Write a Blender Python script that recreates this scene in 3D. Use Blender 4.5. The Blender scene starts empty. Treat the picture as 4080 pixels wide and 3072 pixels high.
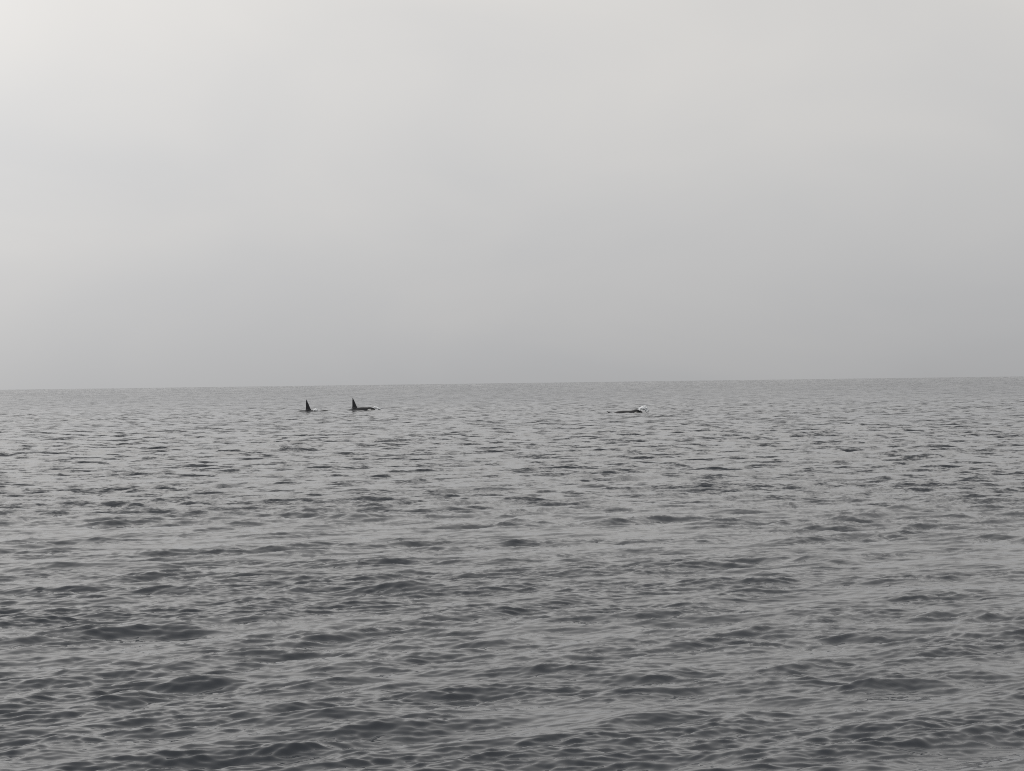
import bpy, bmesh, math
import numpy as np
from mathutils import Vector, Matrix

# ------------------------------------------------------------------ camera, sky, sun, exposure
scene = bpy.context.scene
C = scene.collection
R = math.radians
EYE = 3.6                                   # height of the boat's deck rail above the sea
cam = bpy.data.cameras.new('camera')
cam.angle = R(26.0)
cam.clip_start, cam.clip_end = 0.1, 60000.0
camo = bpy.data.objects.new('camera', cam)
C.objects.link(camo)
camo.matrix_world = (Matrix.Translation((0, 0, EYE)) @ Matrix.Rotation(R(90 - 0.0658), 4, 'X')
                     @ Matrix.Rotation(R(-0.751), 4, 'Z'))
scene.camera = camo

SUN_AZ, SUN_EL = R(-144.0), R(52.0)          # high above the fog, which lets no shadow through
SUN_DIR = Vector((math.sin(SUN_AZ) * math.cos(SUN_EL), math.cos(SUN_AZ) * math.cos(SUN_EL), math.sin(SUN_EL)))

world = bpy.data.worlds.new('World')
scene.world = world
world.use_nodes = True
wt = world.node_tree
wt.nodes.clear()


class NT:
    """small helper for wiring nodes"""
    def __init__(self, tree):
        self.t = tree

    def new(self, kind, **props):
        n = self.t.nodes.new(kind)
        for k, v in props.items():
            setattr(n, k, v)
        return n

    def put(self, sock, v):
        if isinstance(v, bpy.types.NodeSocket):
            self.t.links.new(v, sock)
        elif v is not None:
            sock.default_value = v

    def math(self, op, a, b=None, c=None, clamp=False):
        n = self.new('ShaderNodeMath', operation=op, use_clamp=clamp)
        for i, v in enumerate((a, b, c)):
            self.put(n.inputs[i], v)
        return n.outputs[0]

    def vec(self, op, a, b=None, scale=None):
        n = self.new('ShaderNodeVectorMath', operation=op)
        self.put(n.inputs[0], a)
        if b is not None:
            self.put(n.inputs[1], b)
        if scale is not None:
            self.put(n.inputs['Scale'], scale)
        return n.outputs['Value'] if op == 'DOT_PRODUCT' else n.outputs['Vector']

    def mix(self, f, a, b):
        n = self.new('ShaderNodeMix', data_type='RGBA')
        self.put(n.inputs['Factor'], f)
        self.put(n.inputs['A'], a)
        self.put(n.inputs['B'], b)
        return n.outputs['Result']


def srgb(*c):
    return tuple((v / 255 / 12.92) if v / 255 < 0.04045 else ((v / 255 + 0.055) / 1.055) ** 2.4 for v in c) + (1,)


n = NT(wt)
tc = n.new('ShaderNodeTexCoord')
d = tc.outputs['Generated']
sep = n.new('ShaderNodeSeparateXYZ')
n.put(sep.inputs[0], d)
up = n.math('MAXIMUM', sep.outputs['Z'], 0.0)
sky = n.new('ShaderNodeTexSky', sky_type='NISHITA')
sky.sun_disc = False
sky.sun_elevation = SUN_EL
sky.sun_rotation = SUN_AZ
sky.dust_density = 6.0
sky.air_density = 1.0
# overcast luminance: dim at the horizon, about three times brighter overhead
grad = n.math('ADD', n.math('MULTIPLY', n.math('SUBTRACT', 1.0, n.math('EXPONENT', n.math('MULTIPLY', up, -7.0))), 3.65), 4.48)
# the fog glows at upper left, away from the sun lamp, and is thicker to the right
GLOW_DIR = (math.sin(R(-24)) * math.cos(R(17)), math.cos(R(-24)) * math.cos(R(17)), math.sin(R(17)))
cosg = n.math('MAXIMUM', n.vec('DOT_PRODUCT', d, GLOW_DIR), 0.0)
glow = n.math('MULTIPLY', n.math('POWER', cosg, 30.0), 1.9)
side = n.math('ADD', n.math('MULTIPLY', sep.outputs['X'], -0.28), 1.0)
# faint soft banks in the fog
mp = n.new('ShaderNodeMapping')
n.put(mp.inputs['Vector'], d)
mp.inputs['Scale'].default_value = (3.6, 3.6, 7.2)
mp.inputs['Rotation'].default_value = (0.0, R(12), 0.0)
nz = n.new('ShaderNodeTexNoise')
n.put(nz.inputs['Vector'], mp.outputs[0])
nz.inputs['Scale'].default_value = 1.7
nz.inputs['Detail'].default_value = 4.0
nz.inputs['Roughness'].default_value = 0.45
nz.inputs['Distortion'].default_value = 0.6
bank = n.math('ADD', n.math('MULTIPLY', nz.outputs[0], 0.20), 0.90)
lum = n.math('ADD', n.math('MULTIPLY', n.math('MULTIPLY', grad, side), bank), glow)
cool = (0.992, 0.998, 1.012, 1)
warm = (1.022, 1.0, 0.970, 1)
warmth = n.math('ADD', n.math('MULTIPLY', up, 6.0), n.math('MULTIPLY', n.math('SUBTRACT', nz.outputs[0], 0.5), 1.2), clamp=True)
fogc = n.vec('SCALE', n.mix(warmth, cool, warm), scale=lum)
bg = n.new('ShaderNodeBackground')
n.put(bg.inputs['Color'], n.mix(0.06, fogc, sky.outputs[0]))
bg.inputs['Strength'].default_value = 0.1
wo = n.new('ShaderNodeOutputWorld')
n.put(wo.inputs['Surface'], bg.outputs[0])

sunl = bpy.data.lights.new('sun', 'SUN')
sunl.energy = 0.5
sunl.angle = R(14)
sunl.color = (1.0, 0.97, 0.92)
suno = bpy.data.objects.new('sun', sunl)
C.objects.link(suno)
suno.rotation_euler = (-SUN_DIR).to_track_quat('-Z', 'Y').to_euler()

vs = scene.view_settings
vs.view_transform = 'Standard'
vs.look = 'None'
vs.exposure = 0.0
vs.gamma = 1.0
vs.use_curve_mapping = False
scene.cycles.max_bounces = 8
scene.cycles.glossy_bounces = 6
scene.cycles.use_denoising = False
scene.cycles.pixel_filter_type = 'BLACKMAN_HARRIS'
scene.cycles.filter_width = 1.05


# ------------------------------------------------------------------ the sea
WIND = R(26.0)                               # the chop runs towards the boat and a little to the right
WDIR = np.array([math.sin(WIND), -math.cos(WIND)])
rng = np.random.default_rng(23)


def sea_band(lam_long, lam_short, size, num, B, kp, spread, rot):
    """one octave band of a wind sea as tileable grids: height and the two choppy shifts"""
    k1 = 2 * math.pi * np.fft.fftfreq(num, d=size / num)
    kx, ky = np.meshgrid(k1, k1, indexing='xy')
    k = np.hypot(kx, ky)
    k[0, 0] = 1.0
    lo, hi = 2 * math.pi / lam_long, 2 * math.pi / lam_short
    w = np.array([WDIR[0] * math.cos(rot) + WDIR[1] * math.sin(rot), -WDIR[0] * math.sin(rot) + WDIR[1] * math.cos(rot)])
    cosa = (kx * w[0] + ky * w[1]) / k
    dirf = np.where(cosa > 0, np.abs(cosa) ** (2 * spread), 0.0)
    th = np.linspace(-math.pi / 2, math.pi / 2, 400)
    dirf /= np.sum(np.cos(th) ** (2 * spread)) * (th[1] - th[0])
    dirf = dirf * 0.98 + 0.02 / (2 * math.pi)
    peak = 1 + 1.1 * np.exp(-((k / kp - 1) ** 2) / (2 * 0.22 ** 2))
    psi = B * k ** -4 * np.exp(-0.9 * (kp / k) ** 3) * peak * dirf
    soft = 1 / (1 + np.exp(-(k - lo) / (0.06 * lo))) / (1 + np.exp((k - hi) / (0.06 * hi)))
    psi *= soft
    psi[0, 0] = 0
    dk = 2 * math.pi / size
    z = (rng.standard_normal((num, num)) + 1j * rng.standard_normal((num, num)))
    a = z * np.sqrt(psi / 2) * dk
    f = lambda s: np.real(np.fft.ifft2(s) * num * num) * math.sqrt(2)
    h = f(a)
    dx = f(1j * kx / k * a)
    dy = f(1j * ky / k * a)
    mss = float(np.mean(np.gradient(h, size / num, axis=0) ** 2 + np.gradient(h, size / num, axis=1) ** 2))
    return dict(g=[t.astype(np.float32) for t in (h, dx, dy)], size=size, num=num, rot=rot, mss=mss, lam=lam_long)


def sample(grid, size, num, x, y):
    u = (x / size * num) % num
    v = (y / size * num) % num
    i = np.floor(u).astype(np.int32)
    j = np.floor(v).astype(np.int32)
    fu = (u - i).astype(np.float32)
    fv = (v - j).astype(np.float32)
    i %= num
    j %= num
    i2, j2 = (i + 1) % num, (j + 1) % num
    out = []
    for g in grid:
        out.append((g[j, i] * (1 - fu) + g[j, i2] * fu) * (1 - fv) + (g[j2, i] * (1 - fu) + g[j2, i2] * fu) * fv)
    return out


def soft_noise(lam, size, num, aniso=1.0):
    """smooth tileable noise of unit variance, for gusts and slicks"""
    k1 = 2 * math.pi * np.fft.fftfreq(num, d=size / num)
    kx, ky = np.meshgrid(k1, k1, indexing='xy')
    k = np.hypot(kx, ky * aniso)
    k0 = 2 * math.pi / lam
    s = np.exp(-(k / k0) ** 2) * (rng.standard_normal((num, num)) + 1j * rng.standard_normal((num, num)))
    s[0, 0] = 0
    g = np.real(np.fft.ifft2(s))
    return (g / g.std()).astype(np.float32)


KP = 2 * math.pi / 2.7
BANDS = [
    sea_band(40, 3.6, 163.0, 1024, 0.0016, KP, 1.6, 0.0),
    sea_band(3.6, 1.5, 61.0, 1024, 0.0044, KP, 1.3, 0.30),
    sea_band(1.5, 0.6, 29.0, 1024, 0.0115, KP, 1.7, -0.42),
    sea_band(0.6, 0.25, 13.0, 1024, 0.0090, KP, 3.0, 0.75),
    sea_band(0.25, 0.09, 6.1, 1024, 0.0330, KP, 3.2, -0.20),
]
CHOP = [1.0, 0.8, 0.5, 0.32, 0.2]
gust_big = soft_noise(45.0, 310.0, 512, 0.5)
gust_mid = soft_noise(7.0, 83.0, 512, 0.6)

# crests that stand out in the photograph: x, y, height, half length along the crest, lean of the crest line
CRESTS = [
    (5.8, 43.8, .15, .55, .0), (10.5, 60.4, .14, .55, .1), (-2.0, 38.5, .15, .60, .2), (-4.3, 59.4, .20, .9, -.3),
    (-9.1, 44.6, .13, 1.2, .2), (-12.3, 123.5, .24, 1.1, -.3), (-.8, 74.3, .16, 1.3, .0),
]


def crest_height(x, y):
    h = np.zeros_like(x)
    for cx, cy, amp, half, lean in CRESTS:
        ang = lean * 0.6
        cd = np.array([math.cos(ang), math.sin(ang)])
        nd = np.array([cd[1], -cd[0]])                       # towards the boat
        m = (np.abs(x - cx) < 4 * half + 2) & (np.abs(y - cy) < 4 * half + 3)
        if not m.any():
            continue
        X, Y = x[m] - cx, y[m] - cy
        v = X * cd[0] + Y * cd[1]
        u = X * nd[0] + Y * nd[1] + 0.25 * half * (v / half) ** 2 * 0.4 - 0.06 * half * np.sin(v / half * 3.1)
        front, back = 2.9 * amp, 5.5 * amp
        q = np.where(u > 0, u / front, u / back)
        prof = np.exp(-np.sqrt(q * q + 0.02) * 1.3) * 1.2
        h[m] += amp * 0.80 * np.exp(-(v / half) ** 2) * prof
    return h


def sea_surface(x, y, dr):
    X = np.zeros_like(x)
    Y = np.zeros_like(x)
    H = np.zeros_like(x)
    gb = sample([gust_big], 310.0, 512, x, y)[0]
    gm = sample([gust_mid], 83.0, 512, x + 31.0, y + 11.0)[0]
    gust = np.exp(np.clip(0.14 * gb + 0.24 * gm, -.6, .38))
    resid = np.full_like(x, 0.0005)
    for b, chop in zip(BANDS, CHOP):
        w = np.clip((b['lam'] / np.maximum(dr, 1e-6) - 0.8) / 1.5, 0, 1)
        c, s = math.cos(b['rot']), math.sin(b['rot'])
        h, dx, dy = sample(b['g'], b['size'], b['num'], x * c + y * s, -x * s + y * c)
        front = -(dx * c - dy * s) * WDIR[0] - (dx * s + dy * c) * WDIR[1]
        if b['lam'] > 10:
            m = 1.0 + 0.10 * gb
            rough = 0.22 * h / b['g'][0].std() + 0.34 * front / b['g'][1].std()
        elif b['lam'] > 2:
            m = 0.6 + 0.4 * gust
            rough = rough + 0.20 * h / b['g'][0].std() + 0.30 * front / b['g'][1].std()
        else:
            # short waves steepen on the front faces and crests of the long ones, backs and troughs lie smooth
            m = np.exp(np.clip(np.log(gust) + 0.34 * rough, -0.7, 0.34))
        a = w * m
        H += a * h
        X += a * chop * (dx * c - dy * s)
        Y += a * chop * (dx * s + dy * c)
        resid += (1 - w * w) * b['mss'] * m * m
    wc = np.clip((3.0 / np.maximum(dr, 1e-6) - 1.5) / 2.5, 0, 1)
    H += wc * crest_height(x, y)
    return X, Y, H, np.sqrt(resid)


def build_water():
    K = EYE * 2217.7
    ys = np.concatenate([np.arange(432, 230, -0.42), np.arange(230, 60, -0.23), np.arange(60, 34, -0.2), np.arange(34, 12, -0.12), np.arange(12, 2, -0.25), [1.8, 1.5, 1.2, 1.0, .8, .6, .45, .3, .22]])
    rad = np.concatenate([np.geomspace(1.2, K / 432.5, 40)[:-1], K / ys])
    dense = np.radians(np.linspace(-15.0, 15.0, 760))
    wing = np.radians(np.arange(15.4, 42, 0.65))
    rest = np.radians(np.arange(44, 316, 4.0))
    az = np.concatenate([dense, wing, rest, np.sort(-wing) + 2 * math.pi])
    nr, na = len(rad), len(az)
    dr = np.gradient(rad)
    daz = np.gradient(np.concatenate([az[-1:] - 2 * math.pi, az, az[:1] + 2 * math.pi]))[1:-1]
    A, Rr = np.meshgrid(az, rad)
    sp = np.maximum(np.repeat(dr[:, None], na, 1), Rr * daz[None, :]).ravel()
    x = (np.sin(A) * Rr).ravel()
    y = (np.cos(A) * Rr).ravel()
    X, Y, H, sg = sea_surface(x, y, sp)
    co = np.stack([x + X, y + Y, H], 1).astype(np.float32)
    nv = nr * na
    co = np.vstack([co, [[0, 0, 0]]]).astype(np.float32)
    sg = np.append(sg, sg[0]).astype(np.float32)
    i = np.arange(nr - 1)[:, None] * na
    j = np.arange(na)[None, :]
    j2 = (j + 1) % na
    quads = np.stack([i + j, i + j2, i + na + j2, i + na + j], -1).reshape(-1, 4)[:, ::-1]
    tris = np.stack([np.arange(na), (np.arange(na) + 1) % na, np.full(na, nv)], 1)
    me = bpy.data.meshes.new('water')
    me.vertices.add(len(co))
    me.vertices.foreach_set('co', co.ravel())
    loops = np.concatenate([quads.ravel(), tris.ravel()]).astype(np.int32)
    nl = len(loops)
    me.loops.add(nl)
    me.loops.foreach_set('vertex_index', loops)
    nq, ntr = len(quads), len(tris)
    starts = np.concatenate([np.arange(nq) * 4, nq * 4 + np.arange(ntr) * 3]).astype(np.int32)
    me.polygons.add(nq + ntr)
    me.polygons.foreach_set('loop_start', starts)
    me.polygons.foreach_set('use_smooth', np.ones(nq + ntr, dtype=bool))
    at = me.attributes.new('ripple', 'FLOAT', 'POINT')
    at.data.foreach_set('value', sg)
    me.update(calc_edges=True)
    me.validate()
    if me.polygons[0].normal.z < 0:
        me.flip_normals()
    o = bpy.data.objects.new('water', me)
    C.objects.link(o)
    o['kind'] = 'structure'
    return o


def water_material():
    m = bpy.data.materials.new('sea_water')
    m.use_nodes = True
    t = m.node_tree
    t.nodes.clear()
    n = NT(t)
    geo = n.new('ShaderNodeNewGeometry')
    att = n.new('ShaderNodeAttribute', attribute_name='ripple')
    sig = att.outputs['Fac']
    rotm = n.new('ShaderNodeMapping')
    n.put(rotm.inputs['Vector'], geo.outputs['Position'])
    rotm.inputs['Rotation'].default_value = (0, 0, -WIND)
    slopes = None
    for lam, stretch, wgt in ((0.10, 1.6, 0.6), (0.55, 1.6, 1.0), (2.4, 0.7, 0.9), (6.5, 0.35, 1.1)):
        mp = n.new('ShaderNodeMapping')
        n.put(mp.inputs['Vector'], rotm.outputs[0])
        mp.inputs['Scale'].default_value = (1 / (lam * stretch), 1 / lam, 0.0)
        nz = n.new('ShaderNodeTexNoise', noise_dimensions='2D')
        n.put(nz.inputs['Vector'], mp.outputs[0])
        nz.inputs['Scale'].default_value = 1.0
        nz.inputs['Detail'].default_value = 2.0
        nz.inputs['Roughness'].default_value = 0.55
        if lam > 5:                                          # only where waves this long are no longer modelled
            wgt = n.math('MULTIPLY', n.math('MULTIPLY', n.math('SUBTRACT', sig, 0.17), 16.0, clamp=True), wgt)
        c = n.vec('SCALE', n.vec('SUBTRACT', nz.outputs['Color'], (0.5, 0.5, 0.5)), scale=wgt)
        slopes = c if slopes is None else n.vec('ADD', slopes, c)
    slopes = n.vec('MULTIPLY', slopes, (3.2, 6.6, 0.0))
    slopes = n.vec('SCALE', slopes, scale=sig)
    nrm = n.vec('NORMALIZE', n.vec('ADD', geo.outputs['Normal'], slopes))
    bs = n.new('ShaderNodeBsdfPrincipled')
    bs.inputs['Base Color'].default_value = (0.022, 0.027, 0.035, 1)
    bs.inputs['Roughness'].default_value = 0.05
    bs.inputs['IOR'].default_value = 1.34
    n.put(bs.inputs['Normal'], nrm)
    out = n.new('ShaderNodeOutputMaterial')
    n.put(out.inputs['Surface'], bs.outputs[0])
    return m


water = build_water()
water.data.materials.append(water_material())


# ------------------------------------------------------------------ orcas
def skin_material():
    m = bpy.data.materials.new('orca_skin')
    m.use_nodes = True
    t = m.node_tree
    n = NT(t)
    bs = t.nodes['Principled BSDF']
    ca = n.new('ShaderNodeVertexColor', layer_name='skin')
    nz = n.new('ShaderNodeTexNoise')
    nz.inputs['Scale'].default_value = 9.0
    nz.inputs['Detail'].default_value = 5.0
    k = n.math('ADD', n.math('MULTIPLY', nz.outputs[0], 0.5), 0.75)
    n.put(bs.inputs['Base Color'], n.vec('SCALE', ca.outputs['Color'], scale=k))
    n.put(bs.inputs['Roughness'], n.math('ADD', n.math('MULTIPLY', nz.outputs[0], 0.2), 0.18))
    bs.inputs['IOR'].default_value = 1.38
    return m


SKIN = skin_material()
#            s     up    down  wide
PROFILE = [(0.00, .02, .02, .02), (.012, .10, .09, .11), (.04, .19, .17, .22), (.08, .29, .25, .34), (.12, .385, .33, .43),
           (.17, .47, .42, .52), (.25, .57, .53, .61), (.34, .63, .60, .66), (.42, .64, .60, .66), (.52, .58, .53, .59),
           (.62, .46, .42, .45), (.72, .33, .30, .29), (.82, .22, .20, .16), (.90, .145, .13, .09), (.96, .09, .08, .06), (1.0, .04, .04, .04)]


def orca(name, label, length, top_line, fin_front, fin_h, fin_w, loc, yaw, roll=0.0, male=True):
    """snout towards +x, water line of the pose at z = 0; top_line gives the height of the back along the body"""
    P = np.array(PROFILE)
    sc = length / 7.0
    ss = np.concatenate([np.linspace(0, .05, 8)[:-1], np.linspace(.05, 1, 56)])
    up = np.interp(ss, P[:, 0], P[:, 1]) * sc
    dn = np.interp(ss, P[:, 0], P[:, 2]) * sc
    wd = np.interp(ss, P[:, 0], P[:, 3]) * sc
    TL = np.array(top_line)
    zt = np.interp(ss, TL[:, 0], TL[:, 1])
    for _ in range(3):
        zt[1:-1] = (zt[:-2] + 2 * zt[1:-1] + zt[2:]) / 4
    za = zt - up
    xs = -ss * length
    bm = bmesh.new()
    NSEG = 28
    rings = []
    for q in range(len(ss)):
        ring = []
        for a in range(NSEG):
            th = 2 * math.pi * a / NSEG
            cz, sy = math.cos(th), math.sin(th)
            ring.append(bm.verts.new((xs[q], wd[q] * sy, za[q] + (up[q] if cz > 0 else dn[q]) * cz)))
        rings.append(ring)
    for q in range(len(ss) - 1):
        for a in range(NSEG):
            b = (a + 1) % NSEG
            bm.faces.new((rings[q][a], rings[q][b], rings[q + 1][b], rings[q + 1][a]))
    bm.faces.new(rings[0])
    bm.faces.new(rings[-1][::-1])

    def blade(stations, span_dir, thick_dir):
        """a fin: stations (leading point, trailing point, thickness) lofted with lens sections"""
        prev = None
        for (le, te, th) in stations:
            le, te = Vector(le), Vector(te)
            sec = []
            m = 12
            for i in range(m):
                u = i / m * 2 * math.pi
                f = 0.5 - 0.5 * math.cos(u)
                off = th * math.sin(u) * (1 - 0.35 * f)
                sec.append(bm.verts.new(le.lerp(te, f) + thick_dir * off))
            if prev:
                for i in range(m):
                    k = (i + 1) % m
                    bm.faces.new((prev[i], prev[k], sec[k], sec[i]))
            else:
                bm.faces.new(sec)
            prev = sec
        bm.faces.new(prev[::-1])

    def axis(s):
        return float(np.interp(s, ss, za)), float(np.interp(s, ss, up)), float(np.interp(s, ss, wd))
    # dorsal fin: tall and straight on a bull, short and curved on a cow
    xf = -fin_front * length
    base = float(np.interp(fin_front + 0.5 * fin_w / length, ss, zt))
    if male:
        tab = [(-.22, 0.10, 1.08), (-.04, 0.0, 1.02), (.04, .10, 1.01), (.10, .18, 1.0), (.18, .235, .99), (.32, .34, .985), (.5, .465, .975),
               (.66, .59, .965), (.8, .705, .955), (.9, .80, .95), (.965, .875, .955), (1.0, .93, .985)]
    else:
        tab = [(-.4, 0.1, 1.1), (-.05, 0.0, 1.0), (.15, .16, .96), (.4, .38, .96), (.65, .62, 1.02), (.85, .86, 1.1), (1.0, 1.08, 1.18)]
    blade([((xf - a * fin_w, 0, base + h * fin_h), (xf - b * fin_w, 0, base + h * fin_h), (0.085 * (1 - max(h, 0)) + 0.026) * sc) for h, a, b in tab],
          Vector((0, 0, 1)), Vector((0, 1, 0)))
    # paddle-shaped pectoral fins and the tail flukes
    for sd in (-1, 1):
        zc, u_, w_ = axis(.23)
        x0 = -.20 * length
        st = []
        for f, c, half, drop in ((0, 0, .24, 0), (.3, -.12, .36, .12), (.65, -.34, .40, .28), (.9, -.55, .28, .42), (1, -.66, .10, .48)):
            yy = sd * (w_ * .7 + f * 1.45 * sc)
            st.append(((x0 + (c + half) * sc, yy, zc - (.22 + drop) * sc), (x0 + (c - half) * sc, yy, zc - (.22 + drop) * sc), .05 * sc + .01))
        blade(st, Vector((0, sd, 0)), Vector((0, 0, 1)))
        zc = axis(.97)[0]
        x0 = -.965 * length
        st = []
        for f, le, te in ((0, .30, -.28), (.3, .14, -.40), (.65, -.12, -.50), (.9, -.38, -.56), (1, -.52, -.60)):
            st.append(((x0 + le * sc, sd * f * 1.15 * sc, zc), (x0 + te * sc, sd * f * 1.15 * sc, zc), .045 * sc + .01))
        blade(st, Vector((0, sd, 0)), Vector((0, 0, 1)))
    bmesh.ops.recalc_face_normals(bm, faces=bm.faces)
    raw = bpy.data.meshes.new('orca')
    bm.to_mesh(raw)
    bm.free()
    tmp = bpy.data.objects.new('orca', raw)
    C.objects.link(tmp)
    md = tmp.modifiers.new('remesh', 'REMESH')
    md.mode = 'VOXEL'
    md.voxel_size = 0.035
    sm = tmp.modifiers.new('smooth', 'SMOOTH')
    sm.factor = 0.5
    sm.iterations = 2
    dg = bpy.context.evaluated_depsgraph_get()
    me = bpy.data.meshes.new_from_object(tmp.evaluated_get(dg))
    bpy.data.objects.remove(tmp)
    bpy.data.meshes.remove(raw)
    me.name = 'orca'
    # the animal's own black, white and grey pattern, laid out along the body
    nv = len(me.vertices)
    co = np.empty(nv * 3, dtype=np.float32)
    me.vertices.foreach_get('co', co)
    co = co.reshape(-1, 3)
    s = -co[:, 0] / length
    zc = np.interp(s, ss, za)
    zu = np.interp(s, ss, up)
    rel = (co[:, 2] - zc) / np.maximum(zu, .02)
    col = np.tile(np.array([.010, .011, .014, 1], dtype=np.float32), (nv, 1))

    def paint(mask, c):
        mk = np.clip(mask, 0, 1)[:, None]
        col[:, :3] = col[:, :3] * (1 - mk) + np.array(c) * mk
    nofin = np.abs(co[:, 1]) < np.interp(s, ss, wd) * 1.1
    chin = np.where(s < .16, -.05, np.where(s < .5, -.75, -.45))
    paint(np.clip((chin - rel) * 6, 0, 1) * (s < .66) * nofin, (.62, .62, .60))
    eye = 1.3 - np.hypot((s - .125) / .045, (rel - .02) / .26) * 1.3
    paint(np.clip(eye * 3, 0, 1) * (np.abs(co[:, 1]) > .12 * sc) * nofin, (.72, .73, .72))
    saddle = 1.0 - np.hypot((s - (fin_front + fin_w / length + .045)) / .055, (rel - .75) / .40)
    paint(np.clip(saddle * 3, 0, 1) * (rel < 1.12), (.085, .09, .095))
    ca = me.color_attributes.new('skin', 'FLOAT_COLOR', 'POINT')
    ca.data.foreach_set('color', col.ravel())
    me.polygons.foreach_set('use_smooth', np.ones(len(me.polygons), dtype=bool))
    if roll:
        z0 = float(np.interp(.25, ss, za))
        me.transform(Matrix.Translation((0, 0, z0)) @ Matrix.Rotation(roll, 4, 'X') @ Matrix.Translation((0, 0, -z0)))
    me.materials.append(SKIN)
    me.update()
    o = bpy.data.objects.new(name, me)
    C.objects.link(o)
    o.location = loc
    o.rotation_euler = (0, 0, yaw)
    o['label'] = label
    o['category'] = 'orca'
    o['group'] = 'orcas surfacing offshore'
    return o


orca('orca', 'bull orca with back barely awash and tall upright black fin, leftmost of the three', 7.0,
     [(0, -.10), (.05, .06), (.10, .14), (.15, .09), (.22, -.02), (.30, .06), (.36, .15), (.46, .19), (.56, .16), (.64, .06), (.72, -.15), (1, -1.2)],
     .36, 1.50, .84, (-25.62, 311.1, .04), R(0))
orca('orca', 'bull orca showing head, white eye patch and long back ahead of its upright fin', 7.0,
     [(0, .04), (.03, .16), (.07, .27), (.10, .345), (.125, .36), (.15, .31), (.20, .33), (.28, .34), (.36, .30), (.47, .22), (.53, .08), (.57, -.06), (.7, -.6), (1, -1.5)],
     .355, 1.46, .84, (-19.55, 316.8, .10), R(0))
orca('orca', 'orca as a low dark back behind the largest white splash, rightmost of the three', 7.4,
     [(0, .06), (.03, .22), (.06, .36), (.09, .42), (.12, .40), (.15, .27), (.22, .24), (.30, .27), (.38, .22), (.44, .10), (.50, -.12), (.60, -.36), (.7, -.8), (1, -1.6)],
       .47, .36, .55, (15.0, 255.3, .0), R(0), male=False)


# ------------------------------------------------------------------ white water thrown up by the swimming orcas
def foam_material():
    m = bpy.data.materials.new('white_water')
    m.use_nodes = True
    bs = m.node_tree.nodes['Principled BSDF']
    n = NT(m.node_tree)
    nz = n.new('ShaderNodeTexNoise')
    nz.inputs['Scale'].default_value = 14.0
    nz.inputs['Detail'].default_value = 4.0
    n.put(bs.inputs['Base Color'], n.mix(nz.outputs[0], (.70, .74, .78, 1), (.90, .91, .92, 1)))
    bs.inputs['Roughness'].default_value = 0.55
    bs.inputs['Subsurface Weight'].default_value = 0.0
    return m


FOAM = foam_material()


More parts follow.
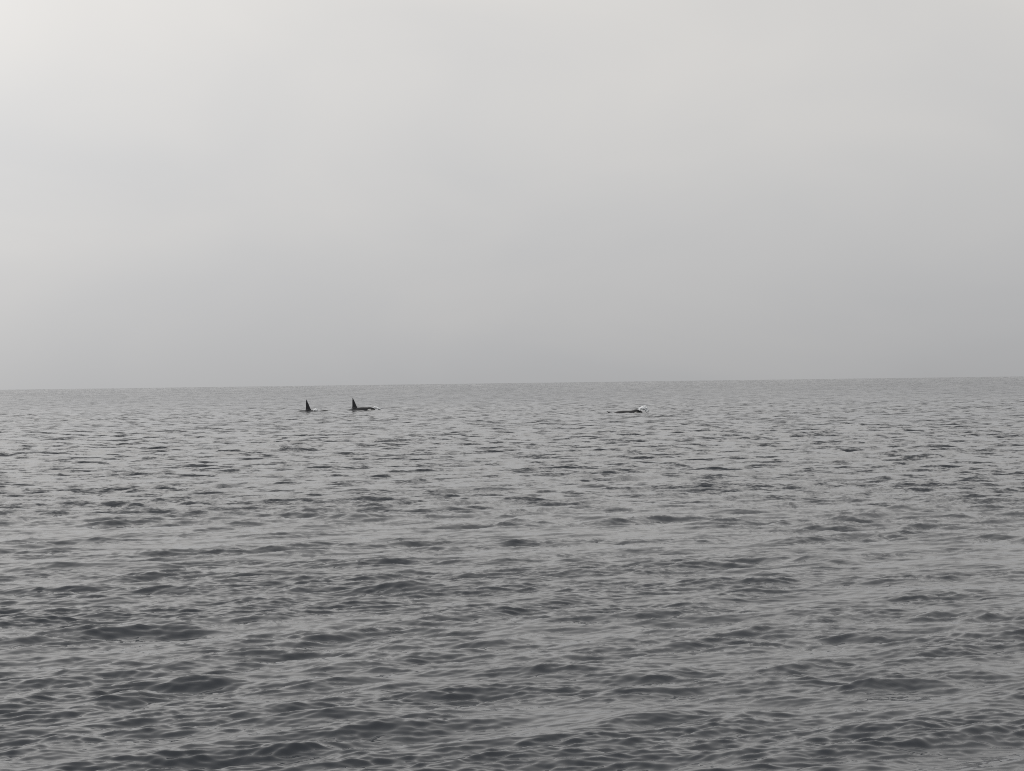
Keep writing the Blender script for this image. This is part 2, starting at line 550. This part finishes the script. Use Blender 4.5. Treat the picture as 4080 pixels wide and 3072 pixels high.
def splash(label, loc, width, height, depth, shape, count, seed):
    """a ragged mound of white water grown together, with loose drops flying off it"""
    r = np.random.default_rng(seed)
    S = np.array(shape)
    core, drops = bmesh.new(), bmesh.new()
    for i in range(count):
        u = r.beta(1.5, 1.5)
        topz = np.interp(u, S[:, 0], S[:, 1]) * height
        lowz = np.interp(u, S[:, 0], S[:, 2]) * height
        f = r.random() ** 0.8
        loose = r.random() < 0.16
        z = lowz + (topz - lowz) * f + (abs(r.normal(0, .16)) * height if loose else 0)
        rad = (0.008 + 0.016 * r.random()) if loose else (0.04 + 0.05 * r.random() ** 2) * (0.75 + 0.5 * (1 - f))
        mt = (Matrix.Translation(((u - .5) * width * (1.25 if loose else 1), r.normal(0, .28) * depth, z))
              @ Matrix.Rotation(r.random() * 6.28, 4, 'X') @ Matrix.Rotation(r.random() * 6.28, 4, 'Z')
              @ Matrix.Diagonal((rad * (1 + r.random()), rad * (.7 + .5 * r.random()), rad * (.6 + .4 * r.random()), 1)))
        bmesh.ops.create_icosphere(drops if loose else core, subdivisions=1, radius=1.0, matrix=mt)
    raw = bpy.data.meshes.new('splash')
    core.to_mesh(raw)
    core.free()
    tmp = bpy.data.objects.new('splash', raw)
    C.objects.link(tmp)
    md = tmp.modifiers.new('remesh', 'REMESH')
    md.mode = 'VOXEL'
    md.voxel_size = 0.022
    me = bpy.data.meshes.new_from_object(tmp.evaluated_get(bpy.context.evaluated_depsgraph_get()))
    bpy.data.objects.remove(tmp)
    bpy.data.meshes.remove(raw)
    bm = bmesh.new()
    bm.from_mesh(me)
    left, best = set(bm.verts), set()
    while left:                                              # keep the one clump that hangs together
        todo, seen = [next(iter(left))], set()
        while todo:
            v = todo.pop()
            if v in seen:
                continue
            seen.add(v)
            todo += [e.other_vert(v) for e in v.link_edges]
        left -= seen
        if len(seen) > len(best):
            best = seen
    bmesh.ops.delete(bm, geom=[v for v in bm.verts if v not in best], context='VERTS')
    bm.to_mesh(me)
    bm.free()
    me.name = 'splash'
    dm = bpy.data.meshes.new('spray_drops')
    drops.to_mesh(dm)
    drops.free()
    o = None
    for name, mesh in (('splash', me), ('spray_drops', dm)):
        mesh.polygons.foreach_set('use_smooth', np.ones(len(mesh.polygons), dtype=bool))
        mesh.materials.clear()
        mesh.materials.append(FOAM)
        b = bpy.data.objects.new(name, mesh)
        C.objects.link(b)
        if o is None:
            o = b
            o.location = loc
            o['label'] = label
            o['category'] = 'splash'
            o['group'] = 'white water round the orcas'
        else:
            b.parent = o
            b['kind'] = 'stuff'
    return o


splash('small white puff of spray just ahead of the leftmost fin', (-27.55, 310.5, .05), .62, .36, .4,
       [(0, .35, .0), (.3, .7, .0), (.65, 1.0, .1), (1, .55, .2)], 170, 3)
splash('thin white spray thrown over the head of the orca with the eye patch', (-19.3, 316.6, .02), .95, .46, .5,
       [(0, .95, .72), (.25, 1.0, .62), (.5, .85, .35), (.75, .6, .05), (1, .3, .0)], 230, 4)
splash('largest white burst of spray at the end of the finless dark back', (15.05, 254.4, .04), 1.15, .78, .6,
       [(0, .55, .36), (.2, .72, .40), (.45, .92, .36), (.65, 1.0, .28), (.82, .85, .1), (1, .42, .0)], 560, 5)
